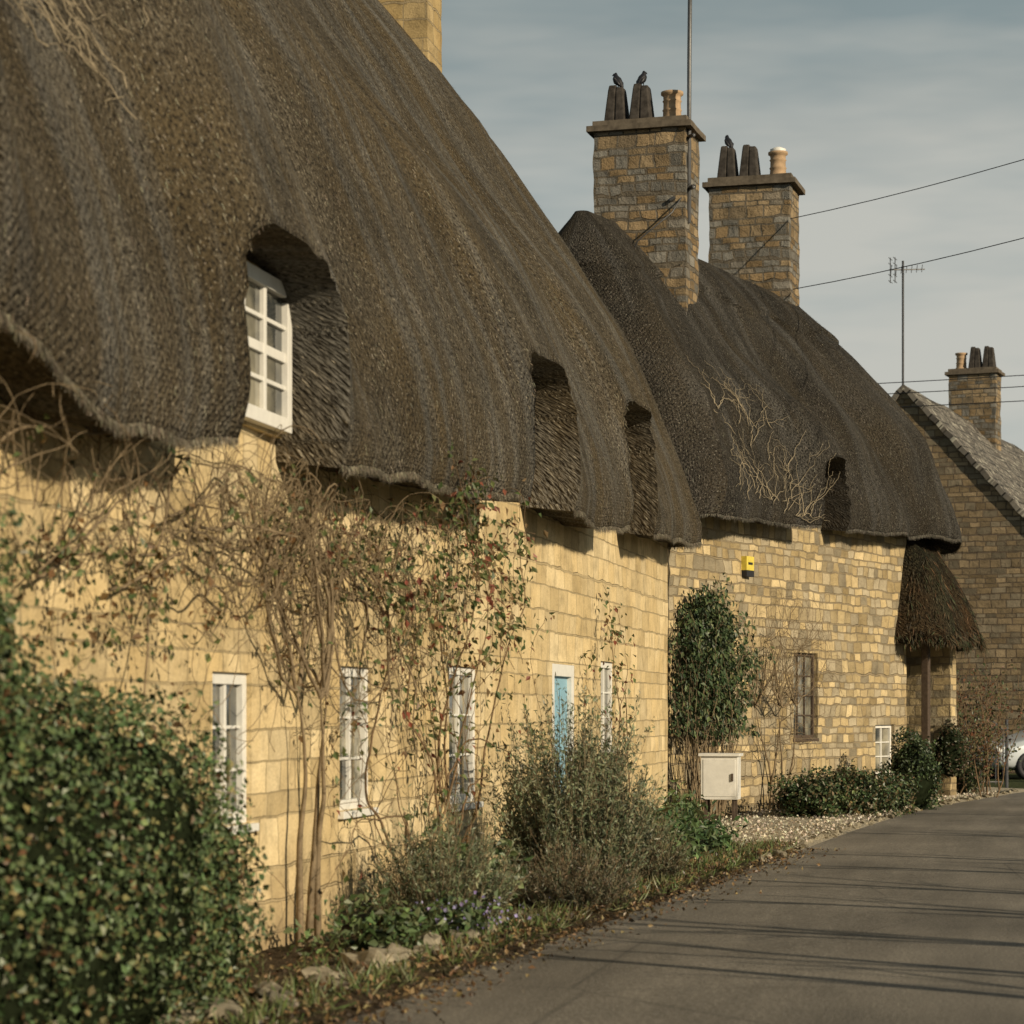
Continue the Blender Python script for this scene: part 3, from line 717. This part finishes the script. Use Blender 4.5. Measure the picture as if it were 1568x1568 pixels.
# ================================================================ PLANTS
def bush(name,mw,ells,n,L,W,palette,w=None,power=3.0,lump=.18,lf=3.5,rnd=.8,core=True,tdir=None,jit=.35,ck=.84,sc=.02):
    vols=np.array([(r[0]*r[1]+r[1]*r[2]+r[0]*r[2]) for c,r in ells]); vols=vols/vols.sum()
    ex=empty(name,mw)
    PP=[];OO=[]
    for (c,r),k in zip(ells,vols):
        m_=int(n*k); d=rng.normal(0,1,(m_,3)); d/=(np.abs(d)**power).sum(1,keepdims=True)**(1/power)
        keep=d[:,2]>-.93; d=d[keep]; m_=len(d)
        lm=np.array([noise.noise(Vector(((c[0]+a[0]*r[0])*lf,(c[1]+a[1]*r[1])*lf,(c[2]+a[2]*r[2])*lf))) for a in d])
        k_=(1+lump*lm-np.abs(rng.normal(0,.10,m_)))[:,None]
        PP.append(np.array(c)+d*np.array(r)*k_+rng.normal(0,sc,(m_,3))); o=d/np.array(r); OO.append(o/np.linalg.norm(o,axis=1,keepdims=True))
    P=np.concatenate(PP);O=np.concatenate(OO); P[:,2]=np.maximum(P[:,2],.03)
    cl=pal(len(P),palette,w,jit)
    cn=np.array([noise.noise(Vector(p*2.2)) for p in P]); cl*= (1+.55*cn)[:,None]
    leaves('leaves',P,O,L,W,cl,M['leafd'],ex,tdir=None if tdir is None else np.tile(tdir,(len(P),1)),rnd=rnd)
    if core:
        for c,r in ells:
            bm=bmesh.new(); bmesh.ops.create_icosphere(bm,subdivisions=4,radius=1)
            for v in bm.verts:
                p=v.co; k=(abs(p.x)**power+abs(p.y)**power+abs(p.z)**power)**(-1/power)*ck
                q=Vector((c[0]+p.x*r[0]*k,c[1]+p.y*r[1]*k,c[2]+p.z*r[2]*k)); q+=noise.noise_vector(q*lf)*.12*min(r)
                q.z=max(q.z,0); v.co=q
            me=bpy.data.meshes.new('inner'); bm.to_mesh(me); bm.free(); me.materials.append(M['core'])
            link(bpy.data.objects.new('dark_core',me),ex)  # near-black solid added inside the foliage to block see-through
    return ex
G=[(.07,.105,.042),(.05,.08,.03),(.11,.14,.058),(.16,.14,.06),(.11,.065,.03)]
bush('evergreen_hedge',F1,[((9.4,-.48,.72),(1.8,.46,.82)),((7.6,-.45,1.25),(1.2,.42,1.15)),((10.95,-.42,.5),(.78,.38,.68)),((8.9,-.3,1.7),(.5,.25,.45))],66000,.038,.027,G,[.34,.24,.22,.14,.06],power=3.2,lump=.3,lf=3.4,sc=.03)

def grow(p,d,L,r,lv,out,ymin=-.3,ymax=-.02,wander=.35,bp=.12,up=.05,step=.07,lat=1.0,zmax=9,zhome=None):
    p=np.array(p,float);d=np.array(d,float);pts=[p.copy()];rad=[r];t=0
    while t<L:
        d=d+rng.normal(0,wander,3)*np.array([1,.5,1])*step*6; d[2]+=up*step*4
        if zhome is not None: d[2]+=(zhome-p[2])*.12
        if p[2]>zmax: d[2]-=.35
        d/=np.linalg.norm(d)+1e-9
        p=p+d*step
        if p[1]>ymax: p[1]=ymax; d[1]=-abs(d[1])*.5
        if p[1]<ymin: p[1]=ymin; d[1]=abs(d[1])*.5
        if p[2]<.02: p[2]=.02
        t+=step; pts.append(p.copy()); rad.append(max(.0022,r*(1-.8*t/L)))
        if lv>0 and rng.random()<bp:
            dd=d+rng.normal(0,.9,3)*np.array([lat,.5,1]); dd/=np.linalg.norm(dd)
            grow(p,dd,L*rng.uniform(.25,.6),rad[-1]*.6,lv-1,out,ymin,ymax,wander*1.2,bp,up,step,lat,zmax,zhome)
    out.append((pts,rad))
out=[]
for s0_,tw in ((14.35,.05),(14.55,-.02),(14.75,-.12)):
    grow((s0_,-.12,0),(tw,0,1),1.6,.028,0,out,-.2,-.05,.16,0,.2)
    e=out[-1][0][-1]
    for k in range(4): grow(e,(rng.uniform(-1.2,.9),0,.6),rng.uniform(1.3,2.4),.014,2,out,-.3,-.03,.4,.14,.1,zmax=2.8,zhome=2.4)
for k in range(36):
    s_=rng.uniform(8.5,16.8); z_=rng.uniform(2.1,2.65)
    grow((s_,-.1,z_),(rng.choice([-1,1]),0,rng.uniform(-.1,.2)),rng.uniform(1.0,2.8),.011,2,out,-.4,-.03,.4,.15,.0,zmax=2.85,zhome=2.4)
for k in range(55):
    s_=rng.uniform(9,17); grow((s_,-.15,rng.uniform(2.1,2.5)),(rng.uniform(-1,1),-.1,.5),rng.uniform(.6,1.2),.005,1,out,-.55,-.03,.5,.16,.08,zmax=2.9,zhome=2.45)
ex=empty('bare_climber',F1); tubes('stems',out,M['twig'],ex,sides=4)
lp=np.array([p for pts_,r_ in out for p in pts_ if (p[0]<12.2 and rng.random()<.42 and p[2]<2.3) or rng.random()<.03])
n=len(lp)*3; lp=np.repeat(lp,3,0)+rng.normal(0,.05,(n,3))
leaves('leaves',lp,np.tile([0,-1,.3],(n,1)),.05,.035,pal(n,[(.07,.10,.035),(.12,.14,.05),(.14,.08,.03)]),M['leaf'],ex)
def rose(name,mw,bases,h,nleafp,lv=2,ymin=-.7,spread=.35,zmax=3.1,rep=4):
    out=[]
    for s_ in bases:
        grow((s_,-.22,0),(rng.uniform(-spread,spread),-.05,1),h*rng.uniform(.8,1.1),.012,lv,out,ymin,-.04,.36,.10,.13,zmax=zmax)
    ex=empty(name,mw); tubes('canes',out,M['redtwig'],ex,sides=4)
    P=[]
    for pts_,r_ in out:
        for p in pts_:
            pr=nleafp*(0.10 if p[2]<h*.35 else (.4 if p[2]<h*.6 else 1.0))
            if rng.random()<pr: P.append(p)
    P=np.array(P); P=np.repeat(P,rep,0)+rng.normal(0,.06,(len(P)*rep,3)); P[:,1]=np.minimum(P[:,1],-.02)
    n=len(P)
    leaves('leaves',P,np.tile([0,-.8,.4],(n,1)),.065,.04,pal(n,[(.075,.105,.035),(.13,.15,.055),(.19,.06,.035),(.17,.11,.05)],[.36,.3,.14,.2]),M['leaf'],ex,tdir=np.tile([0,-.2,-.6],(n,1)))
    return ex
rose('climbing_rose',F1,[16.75,16.9,17.1,17.3,17.5,17.7,17.9,18.1,18.3],3.3,.38,2,-.6,.25,2.95,5)
rose('climbing_rose',F1,[25.3,25.5,25.8],2.3,.35,1,-.3,.15,2.4)
def spiky(name,cx,cy,r,h,nst,cols,per=46,L=.04,lean=.35,tip=None,W=.009):
    ex=empty(name,Matrix.Translation((cx,cy,0))); lines=[];P=[];T=[];TP=[]
    for k in range(nst):
        a=rng.uniform(0,2*math.pi); q=math.sqrt(rng.random()); b=np.array([math.cos(a)*q*r*.6,math.sin(a)*q*r*.6,0])
        hh=h*(1-.5*q**2)*rng.uniform(.7,1.08); d=np.array([math.cos(a)*q*lean,math.sin(a)*q*lean,1.0])+rng.normal(0,.09,3); 
        cv=rng.normal(0,.06,2)
        f=lambda t: b+d*hh*t+np.array([cv[0]*t*t,cv[1]*t*t,-.12*q*t*t])
        lines.append(([f(t) for t in np.linspace(0,.97,5)],[.005,.004,.003,.002,.0015]))
        ts=rng.uniform(.10,1,per); 
        for t in ts: P.append(f(t)+rng.normal(0,.013,3)); T.append(d+rng.normal(0,.5,3))
    tubes('stems',lines,M['twig'],ex,sides=3)
    n=len(P); P=np.array(P); cl=pal(n,cols,jit=.4)*(1+.5*np.array([noise.noise(Vector(p*3)) for p in P]))[:,None]
    leaves('foliage',P,rng.normal(0,1,(n,3)),L,W,cl,M['leafd'],ex,tdir=np.array(T),rnd=.3)
    return ex
LG=[(.13,.155,.09),(.09,.115,.06),(.18,.20,.12),(.16,.155,.085)]
spiky('rosemary_bush',-3.52,18.75,.66,1.62,560,LG,85,.045,.28,W=.013)
spiky('lavender_bush',-3.3,17.4,.5,.62,200,[(.12,.115,.07),(.13,.095,.055),(.09,.10,.055)],60,.04,.6)
spiky('lavender_bush',-3.3,20.2,.5,.8,220,[(.10,.11,.06),(.13,.11,.06)],60,.04,.45)
spiky('lavender_bush',-3.8,15.6,.5,.95,200,LG,60,.045,.45)
GP=[(.07,.11,.04),(.10,.15,.055),(.05,.08,.028),(.12,.15,.07)]
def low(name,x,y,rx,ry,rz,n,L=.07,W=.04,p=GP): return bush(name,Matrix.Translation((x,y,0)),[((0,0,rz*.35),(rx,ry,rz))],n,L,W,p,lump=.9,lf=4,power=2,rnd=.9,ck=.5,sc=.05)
low('low_shrub',-3.8,13.9,.3,.45,.24,900)
low('low_shrub',-3.9,16.2,.35,.5,.42,1500,.09,.05)
low('flowering_plant',-3.55,14.9,.25,.4,.2,800)
n=120; P=np.stack([rng.normal(-3.5,.17,n),rng.normal(14.95,.3,n),rng.uniform(.12,.32,n)],1)
leaves('purple_flowers',P,np.tile([.6,-.5,.5],(n,1)),.026,.026,pal(n,[(.26,.22,.42),(.32,.29,.48)]),M['leaf'],None,F0)
low('low_shrub',-3.5,22.6,.35,.9,.30,1500,.08,.045)
low('low_shrub',-3.35,24.6,.35,.8,.28,1500,.10,.04,[(.06,.11,.04),(.09,.14,.05),(.04,.07,.025)])
low('low_shrub',-3.9,26.2,.35,.8,.30,1300,.11,.045,[(.05,.09,.035),(.08,.13,.05),(.12,.13,.06)])
low('low_shrub',-3.9,21.4,.35,.8,.5,1400,.08,.04)
low('low_shrub',-4.2,29.4,.25,.7,.35,1100,.09,.04)
P=[];T=[]
for k in range(620):
    y=rng.uniform(9,26); x=edge(y)-abs(rng.normal(.15,.35))
    m_=rng.integers(6,14)
    for j in range(m_): P.append((x+rng.normal(0,.04),y+rng.normal(0,.04),.05)); T.append((rng.normal(0,.6),rng.normal(0,.6),1))
n=len(P); leaves('verge_grass',P,rng.normal(0,1,(n,3)),.12,.012,pal(n,[(.08,.12,.035),(.12,.14,.05),(.15,.14,.07)]),M['leafd'],None,F0,tdir=T,rnd=.2)

# ---- in front of cottage 2
out=[]
for k in range(46): grow((rng.uniform(-.1,1.0),-.35,rng.uniform(0,.05)),(rng.uniform(-.05,.1),0,1),rng.uniform(1.5,2.4),.012,1,out,-.6,-.1,.22,.08,.25)
for k in range(40): grow((rng.uniform(.2,1.5),-.2,rng.uniform(1.5,2.8)),(rng.uniform(-.6,.8),-.2,rng.uniform(-.8,.8)),rng.uniform(.6,1.2),.006,1,out,-.55,-.05,.4,.12,0,zmax=3.1)
tubes('ivy_stems',out,M['twig'],None,F2,sides=4)
tip=np.array([p for pts_,r_ in out[46:] for p in pts_ if p[2]>1.2]); tip=np.repeat(tip,2,0)+rng.normal(0,.06,(len(tip)*2,3)); n=len(tip)
IV=[(.04,.07,.028),(.065,.10,.04),(.12,.15,.06),(.03,.045,.02)]
ie=bush('climbing_ivy',F2,[((.6,-.2,2.6),(.34,.2,.24)),((1.0,-.2,2.3),(.3,.22,.28)),((.45,-.22,2.15),(.26,.2,.3)),((1.25,-.18,1.85),(.2,.16,.28)),((.85,-.14,2.95),(.2,.1,.14)),((1.3,-.16,2.55),(.18,.12,.16))],4200,.085,.048,IV,power=2,lump=1.2,lf=3.2,ck=.4,sc=.07)
leaves('trailing_leaves',tip,np.tile([0,-1,.3],(n,1)),.085,.048,pal(n,IV),M['leaf'],ie,tdir=np.tile([0,-.2,-.8],(n,1)))
out=[]
for s_ in (2.85,3.0,3.2,3.3):
    grow((s_,-.2,0),(.05,0,1),1.6,.024,1,out,-.45,-.04,.22,.08,.25)
    e=out[-1][0][-1]
    for k in range(5): grow(e,(rng.uniform(-.9,1.3),0,.4),rng.uniform(1.0,1.9),.011,2,out,-.5,-.03,.42,.16,.05,zmax=2.9,zhome=2.3)
for k in range(40): grow((3.1+rng.uniform(-.3,.8),-.2,rng.uniform(1.0,2.8)),(rng.uniform(-.8,1.2),-.2,.1),rng.uniform(.6,1.4),.006,2,out,-.5,-.03,.5,.16,.0,zmax=3.1)
tubes('bare_climber',out,M['twig'],None,F2,sides=4)
bush('low_hedge',F0,[((-2.95,33.4,.3),(.5,.7,.34)),((-2.45,34.5,.3),(.5,.8,.38)),((-2.1,35.7,.28),(.45,.8,.33))],9000,.06,.038,[(.04,.07,.025),(.08,.105,.04),(.12,.09,.045),(.03,.045,.018)],power=2.2,lump=.7,lf=3,ck=.75,sc=.04)
bush('evergreen_shrub',F0,[((-1.75,37.4,.5),(.38,.5,.62))],4500,.055,.035,[(.022,.04,.015),(.04,.065,.025),(.06,.085,.03)],power=2.2,lump=.5)
bush('evergreen_shrub',F0,[((-1.35,41.8,.8),(.3,.4,.5)),((-1.2,43.2,.4),(.35,.5,.4))],3500,.06,.035,[(.03,.045,.018),(.06,.065,.03),(.09,.06,.035)],power=2,lump=.7)
out=[]
for k in range(30):
    q=np.array([-1.05+rng.normal(0,.3),43.8+rng.normal(0,.8),0.0]); L=rng.uniform(1.2,2.3); d=np.array([rng.normal(0,.2),rng.normal(0,.2),1.0]); pts_=[q+d*L*t+np.array([rng.normal(0,.03),rng.normal(0,.03),0]) for t in np.linspace(0,1,7)]
    out.append((pts_,[.014,.012,.01,.008,.006,.005,.004]))
    for j in range(7):
        e=pts_[rng.integers(2,6)]; dd=rng.normal(0,.4,3)+np.array([0,0,.5]); out.append(([e,e+dd*.35,e+dd*.7+rng.normal(0,.06,3)],[.006,.005,.003]))
ts_=empty('twiggy_shrub',F0); tubes('branches',out,M['redtwig'],ts_,sides=4)
P=np.array([p for pts_,r_ in out for p in pts_ if p[2]>.3]); P=np.repeat(P,4,0)+rng.normal(0,.07,(len(P)*4,3)); n=len(P)
leaves('leaves',P,rng.normal(0,1,(n,3)),.06,.04,pal(n,[(.05,.07,.025),(.13,.06,.03),(.09,.09,.035)]),M['leafd'],ts_)
m=MB(); m.box(-4.2,-3.72,31.25,31.6,.36,.92,0); m.box(-4.23,-3.69,31.22,31.63,.922,.96,0); m.box(-4.16,-4.12,31.27,31.31,0,.36,1); m.box(-3.8,-3.76,31.27,31.31,0,.36,1); m.box(-4.16,-4.12,31.54,31.58,0,.36,1); m.box(-3.8,-3.76,31.54,31.58,0,.36,1)
m.box(-4.17,-3.75,31.243,31.25,.40,.88,0); m.box(-3.80,-3.775,31.22,31.243,.6,.7,1); m.obj('utility_cabinet',[M['white'],M['wood']],None,F0,bevel=.008)
m=MB(); m.lathe(-1.75,42.6,[(.15,0),(.17,.05),(.2,.5),(.23,.52),(.23,.6),(.19,.6),(.18,.5)],24); m.obj('planter_pot',[plain('pot_grey',(.4,.37,.3),.8)],None,F0,smooth=True)
L=[]
for k in range(7):
    x=-.75+.14*k; L.append(([(x,47.5,.1),(x,47.5,1.15+.25*math.sin(math.pi*k/6))],.012))
L.append(([(-.75,47.5,.15),(.09,47.5,.15)],.014)); L.append(([(-.75+.84*t,47.5,1.15+.25*math.sin(math.pi*t)) for t in np.linspace(0,1,10)],.015))
for x in (-.82,.16): L.append(([(x,47.5,0),(x,47.5,1.35)],.035))
g_=tubes('garden_gate',L,M['metal'],sides=6); g_.location.x=-.62
def car(mw):
    ex=empty('parked_car',mw)
    st=[(0,.38,.55,.60,.55,.45),(.06,.25,.62,.70,.74,.6),(.25,.2,.70,.80,.82,.7),(.7,.18,.80,.92,.86,.74),(1.1,.18,.88,1.0,.87,.76),(1.25,.18,.92,1.06,.87,.72),(1.7,.18,.93,1.34,.87,.62),(2.1,.18,.93,1.45,.87,.58),(2.8,.18,.95,1.46,.87,.58),(3.4,.18,.97,1.40,.87,.58),(3.85,.2,.98,1.1,.85,.66),(4.1,.3,.9,.95,.78,.6),(4.15,.4,.7,.75,.6,.5)]
    V=[];Fc=[];mi=[]
    for x,zl,zb,zt,w,wt in st:
        hf=[(w*.9,zl),(w,zl+.12),(w,(zl+zb)/2),(w*.98,zb-.03),(w*.95,zb),((w*.95+wt)/2,(zb+zt)/2),(wt,zt-.03),(wt*.6,zt)]
        row=[(x,-a,b_) for a,b_ in hf]+[(x,a,b_) for a,b_ in reversed(hf)]; V+=row
    k=16
    for i in range(len(st)-1):
        for j in range(k):
            j2=(j+1)%k; Fc.append((i*k+j,i*k+j2,(i+1)*k+j2,(i+1)*k+j)); jj=j if j<8 else 14-j
            mi.append(1 if (5<=i<=9 and jj in(4,5)) or (i in(5,9) and j in (6,7,8)) else 0)
    Fc.append(tuple(range(k))); mi.append(0); Fc.append(tuple((len(st)-1)*k+j for j in range(k))); mi.append(0)
    o=meshobj('body',V,Fc,[plain('car_paint',(.50,.54,.56),.25,.03,5,.6,.2,0),M['glass']],ex,None,True,mi); s_=o.modifiers.new('s','SUBSURF'); s_.levels=1; s_.render_levels=2
    for wx in (.75,3.3):
        for sy in (-1,1):
            m=MB(); m.lathe(0,0,[(.0,-.1),(.28,-.1),(.31,-.07),(.31,.07),(.28,.1),(.19,.1),(.18,.07)],24)
            w=m.obj('wheel',[M['black']],ex,smooth=True); w.rotation_euler=(math.pi/2*(-sy),0,0); w.location=(wx,sy*.78,.31)
            m=MB(); m.lathe(0,0,[(.18,.0),(.17,.03),(.05,.02),(.04,.04)],12); w=m.obj('hubcap',[M['metal']],ex,smooth=True); w.rotation_euler=(math.pi/2*(-sy)+0,0,0); w.location=(wx,sy*.86,.31)
    m=MB()
    for sy in (-1,1): m.box(.0,.3,sy*.62-.13,sy*.62+.13,.58,.73,0)
    m.obj('headlights',[plain('lamp_lens',(.6,.62,.6),.1,.02,5,.9)],ex,bevel=.05)
    m=MB(); m.box(-.01,.05,-.4,.4,.36,.50,0); m.box(-.02,.0,-.25,.25,.40,.49,1); m.obj('grille',[M['black'],M['white']],ex,bevel=.01)
car(Matrix.Translation((-1.1,55.0,0))@Matrix.Rotation(math.radians(28),4,'Z'))
gw=empty('garden_wall',F0); stone_box('wall',.55,2.4,52.6,52.95,0,.6,M['rubble'],gw,0,.03,.14)

def tree(x,y,h):
    ex=empty('bare_tree',Matrix.Translation((x,y,0))); out=[]
    def br(p,d,L,r,lv):
        pts_=[np.array(p,float)];rad=[r]; d=np.array(d,float)
        for k in range(8):
            d=d+rng.normal(0,.09,3); d/=np.linalg.norm(d); pts_.append(pts_[-1]+d*L/8); rad.append(r*(1-.7*(k+1)/8))
            if lv>0 and k>1 and rng.random()<.6:
                a=rng.uniform(0,6.28); dd=d+np.array([math.cos(a)*.8,math.sin(a)*.8,.1]); br(pts_[-1],dd/np.linalg.norm(dd),L*rng.uniform(.25,.45),rad[-1]*.55,lv-1)
        out.append((pts_,rad))
    br((0,0,0),(0,0,1),h,.12,2); tubes('branches',out,M['bark'],ex,sides=5)
for x,y,h in ((4.4,6.9,3.8),(4.8,9.6,4.1),(4.6,13.1,3.9),(5.0,17.1,4.1),(4.9,21.5,3.8),(5.2,26,4.1),(5.6,31,4.0),(4.5,11.2,3.6),(4.6,4.6,3.8),(4.7,15.0,3.6),(5.1,19.3,3.7)): tree(x,y,h)

# ================================================================ LIGHT
EL=math.radians(21); AZ=math.radians(-31)
sd=Vector((math.cos(EL)*math.cos(AZ),math.cos(EL)*math.sin(AZ),math.sin(EL)))
su=bpy.data.lights.new('sun','SUN'); su.energy=5.0; su.angle=math.radians(.55); su.color=(1,.84,.61)
so=bpy.data.objects.new('sun',su); C.objects.link(so); so.rotation_euler=sd.to_track_quat('Z','Y').to_euler(); so.location=(20,-5,15)
w=bpy.data.worlds.new('World'); scene.world=w; w.use_nodes=True; nt=w.node_tree; bg=nt.nodes['Background']
sky=nd(nt,'ShaderNodeTexSky',sky_type='NISHITA',sun_disc=False,sun_elevation=EL,sun_rotation=math.pi/2-AZ,dust_density=2.0)
tc=nd(nt,'ShaderNodeTexCoord').outputs['Generated']
cl=noiset(nt,mapping(nt,tc,(2.2,2.2,11)),1,5,.6)
cl2=noiset(nt,mapping(nt,tc,(1,1,5)),1.6,4,.55)
zz=nd(nt,'ShaderNodeSeparateXYZ',{0:tc}).outputs[2]
grad=ramp(nt,zz,[(0.0,(6.4,6.3,5.6)),(.10,(5.2,5.5,5.15)),(.28,(2.9,3.55,3.6)),(.45,(1.3,1.75,1.95)),(1,(.8,1.15,1.4))])
col=mix(nt,.92,sky.outputs[0],grad)
low=ramp(nt,zz,[(.25,1.0),(.5,.2)])
col=mix(nt,math_(nt,'MULTIPLY',ramp(nt,cl,[(.44,0.0),(.60,.75)]),low),col,(6.3,6.2,5.6))
col=mix(nt,ramp(nt,cl2,[(.40,.45),(.56,0.0)]),col,(2.3,2.85,2.95))
nt.links.new(col,bg.inputs[0]); bg.inputs[1].default_value=.09

# ================================================================ CAMERA
cam=bpy.data.cameras.new('camera'); co=bpy.data.objects.new('camera',cam); C.objects.link(co)
cam.lens=85; cam.sensor_width=36; cam.shift_y=(1090-784)/1568; cam.clip_end=1500
co.location=(0,0,1.5); co.rotation_euler=(math.radians(90),0,math.radians(12.12))
cam.dof.use_dof=True; cam.dof.focus_distance=29; cam.dof.aperture_fstop=3.5
scene.camera=co
scene.view_settings.view_transform='Standard'; scene.view_settings.look='None'; scene.view_settings.exposure=0
